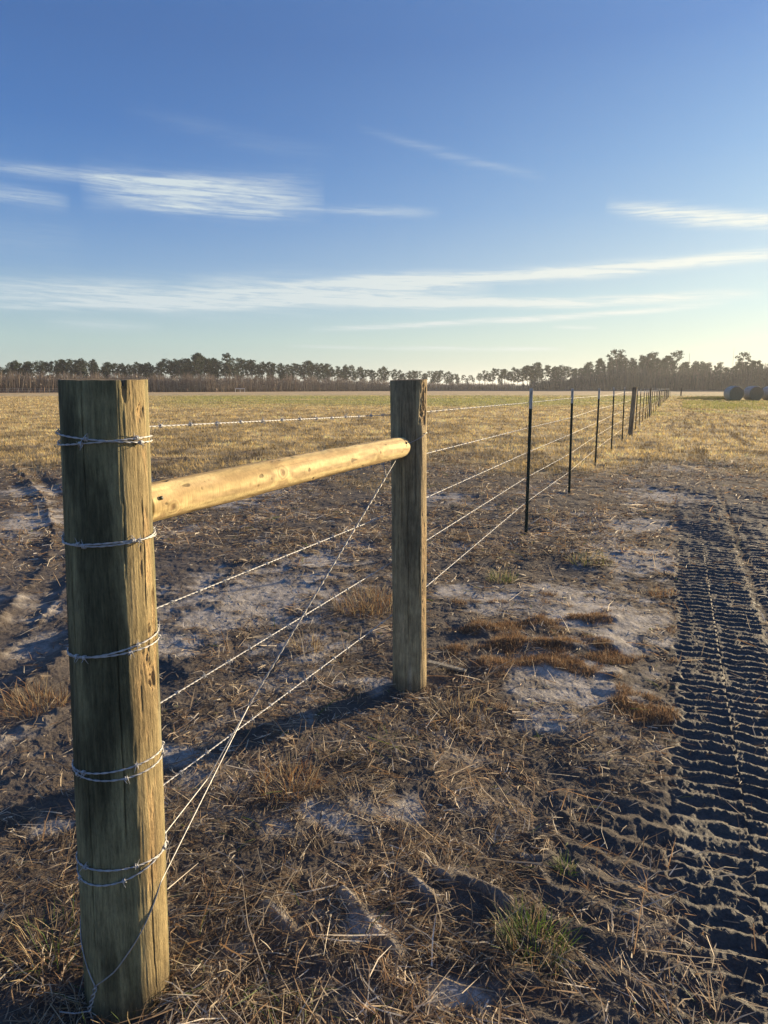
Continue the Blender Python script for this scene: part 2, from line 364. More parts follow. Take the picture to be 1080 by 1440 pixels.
# ------------------------------------------------------------------ straw and grass (uncountable litter)
def blades(x, y, z, ang, tilt, L, w, bend, roll, seg=2):
    n = len(x); d0 = np.stack([np.cos(ang)*np.cos(tilt), np.sin(ang)*np.cos(tilt), np.sin(tilt)], 1)
    a2 = ang+bend; t2 = tilt-np.abs(bend)*.5
    d1 = np.stack([np.cos(a2)*np.cos(t2), np.sin(a2)*np.cos(t2), np.sin(t2)], 1)
    side = np.stack([-np.sin(ang)*np.cos(roll), np.cos(ang)*np.cos(roll), np.sin(roll)], 1)
    p0 = np.stack([x, y, z], 1); p1 = p0+d0*(L*.5)[:, None]; p2 = p1+d1*(L*.5)[:, None]
    w = w[:, None]
    V = np.stack([p0-side*w*.5, p0+side*w*.5, p1-side*w*.45, p1+side*w*.45, p2-side*w*.12, p2+side*w*.12], 1).reshape(-1, 3)
    i = np.arange(n)[:, None]*6
    return V, np.concatenate([i+np.array([[0,1,3,2]]), i+np.array([[2,3,5,4]])])
def polar(n, r0, r1, half=52, p=0.):
    r = r0*(r1/r0)**rng.random(n); a = np.radians(rng.uniform(-half, half, n)); return r*np.sin(a), r*np.cos(a), r
PAL = np.array([[.48,.39,.27], [.78,.69,.54], [.25,.175,.11], [.33,.21,.115], [.13,.098,.072], [.36,.33,.28], [.53,.43,.29]])
def litter(name, n, r0, r1, label):
    x, y, r = polar(n, r0, r1); h, c, st, og, fd = ground(x, y, False)
    k_ = (rng.random(n) < st*(1-og)+.015) & (fd < .6); x, y, r, h = x[k_], y[k_], r[k_], h[k_]; n = len(x)
    base_a = fbm(x/.35, y/.35, 61, 2)*7; ang = np.where(rng.random(n) < .55, base_a+rng.normal(0, .5, n), rng.uniform(0, 6.28, n))
    up = rng.random(n); tilt = np.where(up < .80, rng.normal(.10, .16, n), rng.uniform(.3, 1.25, n))
    L = np.clip(rng.lognormal(-3.0, .65, n), .012, .30)*np.where(up < .8, 1, .7); w = rng.uniform(.0014, .0042, n)*(1+np.maximum(r-2.5, 0)*.28)
    z = h+rng.random(n)**2*.022+.003
    V, Fq = blades(x, y, z, ang, tilt, L, w, rng.normal(0, .30, n), rng.uniform(-1.2, 1.2, n))
    reg = ss(fbm(x/.6, y/.6, 63, 2), -.3, .3); ci = rng.random(n)
    idx = np.where(ci < .22, 0, np.where(ci < .30, 1, np.where(ci < .55, 2, np.where(ci < .72, 3, np.where(ci < .86, 4, np.where(ci < .93, 5, 6))))))
    cb = PAL[idx]*rng.uniform(.65, 1.3, n)[:, None]*(.8+.5*reg)[:, None]
    g_ = rng.random(n) < .012+.05*(fbm(x/.8, y/.8, 65, 2) > .35); cb[g_] = np.array([.12,.16,.04])
    tag(mesh_np(name, V, Fq, M['straw'], None, np.repeat(cb, 6, 0), False), label, 'straw', kind='stuff')
litter('dry_straw', 128000, .9, 9, 'matted dry brown straw scattered over the dark foreground mud')
litter('grass_litter', 150000, 6, 22, 'broken brown grass litter lying round the first metal fence posts')
# stubble in the field and short grass
def stubble(name, n, r0, r1, label, cat):
    x, y, r = polar(n, r0, r1); h, c, st, og, fd = ground(x, y, False)
    cl_ = ss(fbm(x/.5, y/.5, 71, 2)+.25, -.3, .3)
    k_ = (rng.random(n) < fd*(.25+.75*cl_)) & (y < 150); x, y, r, h, c = x[k_], y[k_], r[k_], h[k_], c[k_]; n = len(x)
    h = h*(1-ss(r, 60, 160)); L = rng.uniform(.03, .10, n)*(1+.006*r); w = rng.uniform(.6, 1.4, n)*(.0022+.00062*r)
    V, Fq = blades(x, y, h-.004, rng.uniform(0, 6.28, n), rng.uniform(.5, 1.5, n), L, w, rng.normal(0, .5, n), rng.uniform(-.4, .4, n))
    dk_ = ss(fbm(x/.8, y/1.6, 73, 2), -.4, .3); c = c*(.55+.6*dk_)[:, None]; cb = np.minimum(c*rng.uniform(.7, 1.7, n)[:, None]*np.array([1., 1., .92]), .85)
    tag(mesh_np(name, V, Fq, M['straw'], None, np.repeat(cb, 6, 0), False), label, cat, kind='stuff')
stubble('field_stubble', 420000, 9, 150, 'short golden stubble covering the pasture beyond the mud', 'grass')
# short orange turf on the low rows
n = 150000; xs_ = rng.uniform(.2, 2.0, n); ys_ = rng.uniform(3.0, 5.2, n); h, c, st, og, fd = ground(xs_, ys_, False)
k_ = rng.random(n) < og; xs_, ys_, h = xs_[k_], ys_[k_], h[k_]; n = len(xs_)
V, Fq = blades(xs_, ys_, h-.003, rng.uniform(0, 6.28, n), rng.uniform(.4, 1.4, n), rng.uniform(.012, .035, n), rng.uniform(.0015, .003, n), rng.normal(0, .4, n), rng.uniform(-.4, .4, n))
tag(mesh_np('short_turf', V, Fq, M['straw'], None, np.repeat(np.array([[.33,.20,.10], [.40,.28,.16], [.20,.12,.07]])[rng.integers(0, 3, n)]*rng.uniform(.5, 1.3, (n, 1)), 6, 0), False), 'short orange brown turf on the low rows right of the brace post', 'grass', kind='stuff')
# tufts one can point to
def tuft(px, py, n, hgt, rad_, cols, label, cat='grass tuft', name='grass_tuft'):
    cx, cy = G(px, py); rr_ = rad_*np.sqrt(rng.random(n)); a = rng.uniform(0, 6.28, n)
    x, y = rr_*np.cos(a), rr_*np.sin(a); z = Hz(cx+x, cy+y)-.004
    V, Fq = blades(x, y, z, a+rng.normal(0, .7, n), rng.uniform(.55, 1.45, n), hgt*rng.uniform(.35, 1.1, n), rng.uniform(.0014, .003, n)*(1+.15*max(cy-2, 0)), rng.normal(0, .6, n), rng.uniform(-.6, .6, n))
    cb = np.array(cols)[rng.integers(0, len(cols), n)]*rng.uniform(.6, 1.2, (n, 1))
    o = mesh_np(name, V, Fq, M['straw'], None, np.repeat(cb, 6, 0), False); o.location = (cx, cy, 0); tag(o, label, cat); return o
GR, TA, BR, OR = [.10,.17,.035], [.48,.38,.22], [.22,.13,.065], [.36,.19,.08]
tuft(752, 1325, 300, .10, .085, [GR, GR, [.16,.21,.05], TA, BR], 'fresh green grass tuft at bottom right, between the straw and the tread prints')
tuft(795, 1215, 60, .06, .03, [GR, [.16,.21,.05]], 'tiny bright green sprout above the larger green tuft')
tuft(520, 850, 520, .16, .26, [TA, [.34,.25,.14], BR, OR], 'dense tan grass clump left of the slim wooden brace post')
tuft(405, 1100, 260, .11, .12, [OR, BR, TA], 'rusty orange grass clump in front of the diagonal brace wire')
tuft(705, 812, 200, .10, .12, [[.30,.30,.12], GR, TA], 'pale yellow green tuft between the brace post and first metal post')
tuft(830, 790, 240, .08, .20, [[.28,.29,.10], TA, [.2,.22,.07]], 'low spreading yellow green tuft right of the first metal post foot')
tuft(640, 1000, 260, .10, .16, [TA, [.36,.28,.16], BR], 'loose straw heap just in front of the slim brace post foot')
tuft(50, 985, 260, .12, .14, [OR, BR, TA], 'orange brown tuft left of the thick end post beside the dark ruts')
tuft(430, 905, 160, .09, .10, [TA, BR], 'small tan tuft behind the twisted brace wire')
tuft(180, 1400, 90, .12, .12, [TA, TA, BR, GR], 'thin pale stalks standing round the foot of the thick end post')
tuft(80, 1330, 140, .12, .12, [TA, BR, GR], 'spiky dry tuft at lower left beside the thick end post')
tuft(930, 830, 160, .07, .10, [TA, OR], 'low tan tuft at the edge of the tread prints')

# ------------------------------------------------------------------ wooden posts and rail
def post_mesh(name, parent, base, top, rb, rt, nth, nz, seed, tilt, chips, tone, zbot=-.25, cracks=()):
    """round timber: base/top are axis points in world xy; local origin at base"""
    H_ = top[2]; th = np.linspace(0, 2*np.pi, nth, endpoint=False); zz = np.linspace(zbot, H_, nz)
    T, Z = np.meshgrid(th, zz); t = Z/H_
    cx = (top[0]-base[0])*t; cy = (top[1]-base[1])*t; r = rb+(rt-rb)*t
    ct_, st_ = np.cos(T), np.sin(T)
    q = lambda f_, fz, s: vn3(ct_*rb*f_+50, st_*rb*f_+50, Z*fz+50, seed+s)
    long_ = q(45, 2.2, 1)*.5+q(110, 4, 2)*.35; blot = q(14, 4, 3); fine_ = q(240, 14, 4)
    dr = .0018*long_+.0022*q(9, 2.5, 5)+.0006*fine_+.006*q(3, 1.2, 6)*.5
    chip = np.zeros_like(T); ck = np.zeros_like(T)
    for (a0, wa, zlo, zhi, dep) in chips:
        da = np.abs((T-R(a0)+np.pi) % (2*np.pi)-np.pi)/R(wa)
        m_ = (1-ss(da+q(40, 7, 7)*.5, .5, 1.05))*ss(Z+q(20, 9, 8)*.05, zlo-.02, zlo+.02)*(1-ss(Z+q(30, 8, 9)*.05, zhi-.02, zhi+.02))
        m_ = m_*(.25+.75*ss(q(40, 16, 10)+.5*q(130, 9, 11)+.5*q(16, 5, 21), .05, .5)); chip = np.maximum(chip, m_); dr -= dep*m_*(.7+.5*q(120, 45, 12)+.3*q(250, 110, 22))
    r = r+dr
    x, y = cx+r*ct_, cy+r*st_
    ztop = ((x-cx)*tilt[0]+(y-cy)*tilt[1])*ss(t, .9, 1.)
    for (ca_, z0_, z1_, wc_) in cracks:
        wav = .035*vn3(Z*5+ca_, Z*0+3., Z*0+1., seed+40)+.012*vn3(Z*30+ca_, Z*0+3., Z*0+1., seed+41)
        ln_ = np.exp(-(((T-R(ca_)-wav+np.pi) % (2*np.pi)-np.pi)*rb/wc_)**2)*ss(Z, z0_, z0_+.08)*(1-ss(Z, z1_-.10, z1_)); ck = np.maximum(ck, ln_)
    r = r-.0045*ck; x, y = cx+r*ct_, cy+r*st_
    z = Z+ztop+ss(t, .985, 1)*(.0006*q(60, 0, 13)-.010*ss(chip, .2, .7)*(q(120, 0, 14)+.5))
    V = np.stack([x, y, z], -1).reshape(-1, 3)
    A_, B_, D_, Fh = (np.array(v) for v in tone)
    m1 = ss(long_+blot*.6, -.9, .9)[..., None]; col = (A_*(1-m1)+B_*m1)*(1+.22*q(22, 9, 27)+.15*q(80, 5, 28))[..., None]
    dk = ss(q(9, 2.6, 15)*.7+q(22, 5, 16)*.5+.14*(t-.30)+.15*q(60, 8, 17), .05, .55)[..., None]; col = col*(1-dk*.7)+D_*dk*.7
    lt = ss(q(70, 1.3, 18)+.4*q(20, 3, 19), .75, 1.1)[..., None]; col = col*(1-lt*.5)+np.array([.40,.38,.30])*lt*.5
    fr = ss(chip, .25, .7)[..., None]; col = col*(1-fr*.75)+Fh*fr*.75
    fz = (np.cos(T-R(chips[0][0])) > -2)*ss(np.cos(T-R(chips[0][0]+10))+.1*long_, .84, .96); fz = (fz*.5)[..., None]; col = col*(1-fz)+Fh*.9*fz
    col = col*(1+.16*q(60, 40, 23)+.16*q(150, 12, 24)+.12*q(25, 12, 25))[..., None]; crack = ss(q(170, 1.6, 20)+.2*q(40, 6, 26), .78, .95)[..., None]; col = col*(1-.55*crack)
    foot = (1-ss(Z+.02*blot, .0, .07))[..., None]; col = col*(1-.5*foot)+np.array([.06,.05,.04])*.5*foot
    ck_ = ck[..., None]; col = col*(1-.6*ck_)
    col = col.reshape(-1, 3)
    faces = grid_faces(nth, nz, True)
    o = mesh_np(name, V, faces, M['wood'], parent, col)
    # sawn top: concentric rings of vertices
    rim = V[-nth:]; c0 = rim.mean(0); Vt = [rim]; Ct = []; K = 14
    for k_ in range(1, K+1):
        f_ = 1-k_/(K+.0) if k_ < K else 0.002
        Vt.append(c0+(rim-c0)*f_+np.array([0, 0, .0015*math.sin(k_*2.1)]))
    for k_ in range(K+1): Ct.append(np.broadcast_to(np.array([.36,.29,.19])*(.75+.25*math.sin(k_*2.6)), (nth, 3))*(.8+.2*rng.random((nth, 1))))
    mesh_np('sawn_top', np.concatenate(Vt), grid_faces(nth, K+1, True), M['wood'], parent, np.concatenate(Ct))
    return o
TONE = ((.175,.165,.088), (.285,.262,.145), (.060,.060,.038), (.47,.33,.165))
NB, NT, MB_, MT = (-.659,1.595), (-.655,1.69,1.52), (.133,3.49), (.118,3.50,1.54)
ep = empty('end_post', (NB[0], NB[1], 0)); tag(ep, 'thick weathered timber end post with barbed wire wrapped round it', 'fence post')
post_mesh('timber_shaft', ep, NB, (NT[0], NT[1], NT[2]), .102, .098, 440, 640, 100, (0., .03), [(-30, 20, 1.44, 1.6, .007), (-22, 20, .62, 1.32, .0032), (-26, 16, .25, .60, .0022), (-8, 12, .7, 1.0, .005)], TONE, cracks=((-96, 1.18, 1.6, .0008), (-64, .40, .98, .0013), (-112, .12, .70, .0010), (-30, .0, .42, .0014), (-50, 1.05, 1.33, .0009), (-128, .8, 1.25, .001), (-20, .95, 1.28, .0013), (60, .2, 1.2, .002), (150, .4, 1.5, .002)))
bp = empty('brace_post', (MB_[0], MB_[1], 0)); tag(bp, 'slimmer wooden brace post at the far end of the horizontal rail', 'fence post')
post_mesh('timber_shaft', bp, MB_, MT, .086, .086, 200, 420, 300, (.03, .03), [(-40, 26, 1.28, 1.6, .010), (-30, 20, .2, .9, .003)], ((.30,.258,.155), (.44,.38,.235), (.17,.15,.10), (.46,.32,.17)), cracks=((-95, .2, 1.1, .0016), (-70, .9, 1.6, .0014), (-115, .8, 1.45, .0012), (80, .3, 1.3, .002)))
# brace rail
RA, RB = np.array([-.615, 1.745, 1.212]), np.array([.083, 3.412, 1.222])
ax = RB-RA; RL = np.linalg.norm(ax); ax = ax/RL; sd_ = np.cross(ax, [0, 0, 1]); sd_ /= np.linalg.norm(sd_); upv = np.cross(sd_, ax)
nth, nl = 220, 1000; th = np.linspace(0, 2*np.pi, nth, endpoint=False); ll = np.linspace(0, 1, nl); T, Lq = np.meshgrid(th, ll*RL)
q3 = lambda f_, fl, s: vn3(np.cos(T)*.05*f_+30, np.sin(T)*.05*f_+30, Lq*fl+9, 500+s)
arc = (T+np.pi) % (2*np.pi)-np.pi
warp_ = .35*q3(14, 1.5, 1); knot = np.zeros_like(T); ring = np.zeros_like(T); kd_all = np.full(T.shape, 9.)
for (kl, ka, ks) in ((.075, -.25, .020), (.62, .25, .026), (1.43, .15, .016), (1.05, 1.6, .02), (.4, 2.8, .02), (1.3, -2.2, .02)):
    dd_ = np.hypot((Lq-kl)*.75, (((arc-ka+np.pi) % (2*np.pi))-np.pi)*.05); kd_all = np.minimum(kd_all, dd_/ks*(1+.25*q3(30, 30, 15)))
    warp_ = warp_+1.6*np.exp(-(dd_/(ks*1.6))**2)*np.sign(arc-ka)
    knot = np.maximum(knot, np.exp(-(dd_/(ks*.42))**2))
grain = np.sin((T*.05*140)+warp_*5+q3(20, 2, 2)*1.5)
grain = np.where(kd_all < 1.1, np.sin(kd_all*14+q3(60, 60, 8)), grain)
pit_ = ss(q3(60, 40, 17)+.4*q3(20, 6, 18), .72, .9)
rad_ = .0505-.002*ll[:, None]+.0006*grain*0+.0011*q3(70, 7, 3)+.0035*q3(8, 2, 4)+.0006*q3(140, 30, 19)-.0015*pit_+.0035*np.exp(-(kd_all/1.2)**2)-.003*knot
rad_ = rad_
endr = np.minimum(ss(Lq, -.004, .008), 1)*(1-.25*ss(Lq, RL-.035, RL)); rad_ = rad_*(.85+.15*endr)
Pp = RA+ax*Lq[..., None]+upv*(.002*np.sin(Lq/RL*np.pi)[..., None])+(sd_*np.cos(T)[..., None]+upv*np.sin(T)[..., None])*rad_[..., None]
c1_, c2_ = np.array([.76,.60,.29]), np.array([.55,.40,.20])
gm_ = ss(grain+.5*q3(90, 4, 5), -.9, .9)[..., None]; col = c2_*(1-gm_)+c1_*gm_
st_ = ss(q3(26, 2.2, 6)+.4*q3(60, 8, 9), .1, .75)[..., None]; col = col*(1-.6*st_)+np.array([.36,.24,.09])*.6*st_
knn = knot[..., None]; col = col*(1-.8*knn)+np.array([.16,.08,.03])*.8*knn
crk = (ss(q3(130, 1.2, 7), .80, .93)*.6)[..., None]; col = col*(1-crk*.5)*(1+.14*q3(60, 25, 12)+.10*q3(18, 4, 13)+.10*q3(140, 60, 16))[..., None]; pit = ss(q3(60, 40, 17)+.4*q3(20, 6, 18), .72, .9)[..., None]; col = col*(1-.55*pit)
rail = empty('brace_rail', tuple(RA)); tag(rail, 'pale yellow round timber rail running level between the two wooden posts', 'rail')
mesh_np('round_timber', (Pp-RA).reshape(-1, 3), grid_faces(nth, nl, True)[:, ::-1], M['rail'], rail, col.reshape(-1, 3))
for e_, fl in ((0, 1), (nl-1, -1)):
    rim = (Pp-RA)[e_]; c0 = rim.mean(0); K = 8
    Vt = np.concatenate([c0+(rim-c0)*(1-k_/K*.995)+(-ax if e_ == 0 else ax)*(.004*math.sin(k_/K*1.5)) for k_ in range(K+1)])
    fa = grid_faces(nth, K+1, True); mesh_np('sawn_end', Vt, fa if e_ == 0 else fa[:, ::-1], M['rail'], rail, np.concatenate([np.broadcast_to(np.array([.50,.36,.18])*(.8+.2*math.sin(k_*2.5)), (nth, 3)) for k_ in range(K+1)]))

# ------------------------------------------------------------------ tubes
def tube(pts, r, sides=6, closed_ends=True):
    P_ = np.asarray(pts, float); n = len(P_); tg = np.gradient(P_, axis=0); tg /= np.linalg.norm(tg, axis=1)[:, None]+1e-12
    ref = np.array([0, 0, 1.]) if abs(tg[:, 2]).max() < .9 else (np.array([1., .3, 0]) if abs(tg@np.array([1., .3, 0])).max() < .98 else np.array([.2, 1., 0]))
    a = np.cross(tg, ref); a /= np.linalg.norm(a, axis=1)[:, None]+1e-12; b_ = np.cross(tg, a)
    th_ = np.linspace(0, 2*np.pi, sides, endpoint=False); r = np.broadcast_to(np.asarray(r, float), (n,))
    V = P_[:, None]+(a[:, None]*np.cos(th_)[None, :, None]+b_[:, None]*np.sin(th_)[None, :, None])*r[:, None, None]
    Fq = grid_faces(sides, n, True); return V.reshape(-1, 3), Fq
def join(lst):
    Vs, Fs, o = [], [], 0
    for V, Fq in lst: Vs.append(V); Fs.append(np.asarray(Fq)+o); o += len(V)
    ks = {}
    for q in Fs: ks.setdefault(q.shape[1], []).append(q)
    return np.concatenate(Vs), [np.concatenate(v_) for v_ in ks.values()]
def resample(P_, step):
    P_ = np.asarray(P_, float); d = np.concatenate([[0], np.cumsum(np.linalg.norm(np.diff(P_, axis=0), axis=1))])
    n = max(3, int(d[-1]/step)); s_ = np.linspace(0, d[-1], n); return np.stack([np.interp(s_, d, P_[:, i]) for i in range(3)], 1), s_
def twisted(P_, step, pitch, rt, rw, sides=5, phase=0.):
    Q, s_ = resample(P_, step); tg = np.gradient(Q, axis=0); tg /= np.linalg.norm(tg, axis=1)[:, None]
    a = np.cross(tg, [0, 0, 1.]); a /= np.linalg.norm(a, axis=1)[:, None]; b_ = np.cross(tg, a); out_ = []
    for k_ in (0, np.pi):
        w_ = s_/pitch*2*np.pi+k_+phase; out_.append(tube(Q+(a*np.cos(w_)[:, None]+b_*np.sin(w_)[:, None])*rt, rw, sides))
    return out_
def tangent_path(P_, s0, length):
    Q, s_ = resample(P_, .01); return Q
# ------------------------------------------------------------------ line of fence posts
def fence_xy(Y):
    ys = [3.49, 7.31, 10.11, 13.92, 17.3, 20.48, 22.91, 25.93, 29.23, 31.94, 34.08, 37.62, 56.98, 150]; xs = [.133, 1.49, 2.66, 4.15, 5.53, 6.84, 7.90, 9.12, 10.42, 11.52, 12.42, 13.9, 21.8, 59.6]
    return float(np.interp(Y, ys, xs))
def t_post(loc, lean, hgt):
    t = empty('metal_fence_post', loc); t.rotation_euler = (lean[0], lean[1], -HD)
    def bx(x0, x1, y0, y1, z0, z1):
        V = np.array([(x, y, z) for z in (z0, z1) for y in (y0, y1) for x in (x0, x1)], float)
        return V, np.array([[0,2,3,1],[4,5,7,6],[0,1,5,4],[2,6,7,3],[0,4,6,2],[1,3,7,5]])
    zc = hgt-.205
    parts = [bx(-.017, .017, -.003, .0, -.2, zc), bx(-.002, .002, .0005, .032, -.2, zc)]
    mesh_np('steel_shaft', *join(parts), M['tgreen'], t, None, False)
    mesh_np('white_tip', *join([bx(-.0175, .0175, -.0032, .0002, zc, hgt), bx(-.0022, .0022, .0007, .0322, zc, hgt)]), M['twhite'], t, None, False)
    prof = [(.06, -.0032)]
    for z in np.arange(.10, zc-.03, .053): prof += [(z, -.0036), (z+.001, -.0115), (z+.013, -.0115), (z+.014, -.0036)]
    prof.append((zc-.006, -.0032)); V = np.array([(x, y, z) for (z, y) in prof for x in (-.008, .008)]+[(x, -.0028, z) for (z, y) in prof for x in (-.008, .008)]); k_ = len(prof); o_ = 2*k_
    Fq = [[2*j, 2*j+1, 2*j+3, 2*j+2] for j in range(k_-1)]+[[2*j+s__, 2*j+2+s__, o_+2*j+2+s__, o_+2*j+s__] for j in range(k_-1) for s__ in (0, 1)]
    mesh_np('stud_row', V, np.array(Fq), M['tgreen'], t, None, False); return t
ORD = ['first', 'second', 'third', 'fourth', 'fifth', 'sixth', 'seventh', 'eighth', 'ninth', 'tenth', 'eleventh', 'twelfth', 'thirteenth', 'fourteenth', 'fifteenth', 'sixteenth', 'seventeenth', 'eighteenth', 'nineteenth', 'twentieth',
       'twenty first', 'twenty second', 'twenty third', 'twenty fourth', 'twenty fifth', 'twenty sixth', 'twenty seventh', 'twenty eighth', 'twenty ninth', 'thirtieth']
tYs = [7.31, 10.11, 13.92, 17.3, 20.48, 25.93, 29.23, 31.94, 34.3, 36.1]+[41, 44.2, 47.4, 50.6, 53.8]+[60.5, 64, 67.5, 71, 74.5]+[81.5, 85, 88.5, 92, 95.5]+[103, 107, 111, 115, 119]
wYs = [22.91, 38.4, 57.2, 78, 99, 123, 145]
COPY = []
def clone(src, loc, rot, depth_children=True):
    c = src.copy(); C.objects.link(c); c.location = loc; c.rotation_euler = rot
    for ch in src.children:
        d = ch.copy(); C.objects.link(d); d.parent = c
    return c
t0 = None
for i, Y in enumerate(tYs):
    x = fence_xy(Y)+(0 if i < 10 else random.uniform(-.03, .03)); z = float(Hz(x, Y)[0])
    lean = (R(random.uniform(-1, 1)), R(random.uniform(-.8, .8)))
    if t0 is None: t0 = t_post((x, Y, z*.0), (R(0), R(.1)), 1.5); t = t0
    else: t = clone(t0, (x, Y, 0.), (lean[0], lean[1], -HD+R(random.uniform(-6, 6)))); t.scale = (1, 1, random.uniform(.985, 1.02))
    tag(t, f'{ORD[i]} green steel fence post with a white tip, counted from the wooden brace post', 'fence post', 'steel posts in the wire fence line')
w0 = None
WL = ['grey wooden line post standing between the fifth and sixth steel posts', 'dark wooden line post between the tenth and eleventh steel posts', 'dark wooden line post between the fifteenth and sixteenth steel posts',
      'distant wooden line post between the twentieth and twenty first steel posts', 'distant wooden line post between the twenty fifth and twenty sixth steel posts', 'far wooden line post just past the last steel post', 'farthest wooden line post at the end of the fence']
for i, Y in enumerate(wYs):
    x = fence_xy(Y)
    if w0 is None:
        w0 = empty('wood_fence_post', (x, Y, 0)); post_mesh('timber_shaft', w0, (0, 0), (.07, .02, 1.53), .078, .075, 40, 60, 700, (0, -.05), [(-35, 20, .9, 1.6, .006)], ((.25,.215,.145), (.34,.29,.20), (.10,.09,.07), (.48,.33,.17))); w = w0
    else: w = clone(w0, (x, Y, 0), (0, 0, random.uniform(0, 6.28))); w.scale = (.62, .62, random.uniform(.97, 1.02))
    tag(w, WL[i], 'fence post', 'wooden line posts in the wire fence')

# ------------------------------------------------------------------ barbed wire strands, wrapped round the end post
nrm = np.array([-math.cos(R(22.5)), math.sin(R(22.5))])
hz = [(1.383,1.372,1.356), (1.15,1.14,1.10), (.893,.885,.847), (.605,.632,.587), (.355,.350,.323)]
LV = ['topmost barbed strand', 'second barbed strand from the top', 'middle barbed strand', 'fourth barbed strand from the top', 'lowest barbed strand']
def barb_mesh():
    l = []
    for k_, (sg, ph) in enumerate(((-1, 0), (1, 1.6))):
        a = np.linspace(0, 3.5*np.pi, 26); y = np.linspace(-.0035, .0035, 26)*sg
        pth = [np.array([math.cos(a[j]+ph)*.0044, y[j], math.sin(a[j]+ph)*.0044]) for j in range(26)]
        d0 = np.array([-math.sin(ph), -.25*sg, math.cos(ph)]); d1 = np.array([-math.sin(a[-1]+ph), .25*sg, math.cos(a[-1]+ph)])
        pth = [pth[0]-d0*.015]+pth+[pth[-1]+d1*.015]
        l.append(tube(pth, [.0003]+[.00115]*26+[.0003], 5))
    return join(l)
bV, bF = barb_mesh(); bme = None
for i, (z0, z1, z2) in enumerate(hz):
    t_ = z0/1.52; cx, cy = NB[0]+(NT[0]-NB[0])*t_, NB[1]+(NT[1]-NB[1])*t_; rp = .102-.004*t_+.0045
    a_end = math.atan2(nrm[1], nrm[0]); turns = 1.92; aa = a_end+np.linspace(turns*2*np.pi, 0, 160)
    split = [.010, .007, .006, .008, .017][i]
    s_ = np.linspace(0, 1, 160); zz = z0+split*np.cos(aa*1.0+i*1.3)*np.where(s_ < .5, 1, -1)*ss(np.abs(s_-.5), 0, .12)+(s_-.5)*.016
    tiltz = [(.0, .005), (.004, -.002), (.012, 0), (.004, 0), (.008, 0)][i][0]
    wrap = np.stack([cx+rp*np.cos(aa), cy+rp*np.sin(aa), zz+tiltz*np.cos(aa)], 1)
    anchors = [np.array([MB_[0]+nrm[0]*.092, MB_[1]+nrm[1]*.092, z1])]
    for Y in sorted(tYs+wYs):
        k_ = .0 if Y == tYs[0] else random.uniform(-.012, .012)
        off = .02 if Y in tYs else .085
        anchors.append(np.array([fence_xy(Y)+nrm[0]*off, Y+nrm[1]*off, z2+k_+(.015 if Y > 20 else 0)]))
    anchors = np.array(anchors)
    root = empty('barbed_wire', (cx, cy, 0)); o0 = np.array([cx, cy, 0])
    nearp = np.concatenate([wrap, anchors[:3]]); farp = anchors[2:]
    parts = twisted(nearp-o0, .0045, .040, .00115, .00125, 5, i); mesh_np('twisted_strand', *join(parts), M['wire'], root)
    fq, _ = resample(farp, .6); rr_ = .0018+.00002*np.linalg.norm(fq, axis=1); mesh_np('far_strand', *tube(fq-o0, rr_, 4), M['wire'], root)
    # barbs
    Q, s_ = resample(nearp, .002); sp_ = np.arange(.03+i*.021, s_[-1], .127); tg = np.gradient(Q, axis=0)
    for kk, sv in enumerate(sp_[:80]):
        j = int(np.searchsorted(s_, sv)); j = min(j, len(Q)-2)
        if bme is None: ob = mesh_np('barb', bV, bF, M['wire'], root); bme = ob.data
        else: ob = bpy.data.objects.new('barb', bme); C.objects.link(ob); ob.parent = root
        ob.location = Q[j]-o0; qd = Vector(tg[j]).to_track_quat('Y', 'Z'); ob.rotation_mode = 'QUATERNION'
        from mathutils import Quaternion
        ob.rotation_quaternion = qd @ Quaternion((0, 1, 0), random.uniform(0, 6.28))
    tag(root, f'{LV[i]}, wrapped round the thick end post', 'barbed wire', 'barbed wire strands of the fence')

# ------------------------------------------------------------------ diagonal brace wire
bw = empty('brace_wire', (NB[0], NB[1], 0)); tag(bw, 'smooth diagonal twisted wire from the brace post top to the end post foot', 'wire')
o0 = np.array([NB[0], NB[1], 0.]); pc = np.array([MB_[0]-.012, MB_[1]]); rm = .0905
J1 = np.array(AT(543, 670, 3.24)); J2 = np.array(AT(350, 992, 2.32))
# loop round the brace post top: front right down to J1, other leg down the back and left side
a = np.radians(np.linspace(-100, 160, 40)); s_ = np.linspace(0, 1, 40)
zr = np.interp(s_, [0, .3, 1], [1.235, 1.29, 1.20])
ring = np.stack([pc[0]+rm*np.cos(a), pc[1]+rm*np.sin(a), zr], 1)
front = np.array([J1, [MB_[0]-.05, MB_[1]-.094, 1.205]])
loop = np.concatenate([front, ring, [[J1[0]-.012, J1[1]+.10, J1[2]+.05], J1]])
mesh_np('top_loop', *tube(resample(loop-o0, .01)[0], .0019, 6), M['dull'], bw)
mesh_np('twisted_leg', *join(twisted(np.array([J1, J2])-o0, .006, .075, .0026, .0018, 6)), M['dull'], bw)
rp = .1045
def onp(deg, z): return [NB[0]+rp*math.cos(R(deg)), NB[1]+.063*z+rp*math.sin(R(deg)), z]
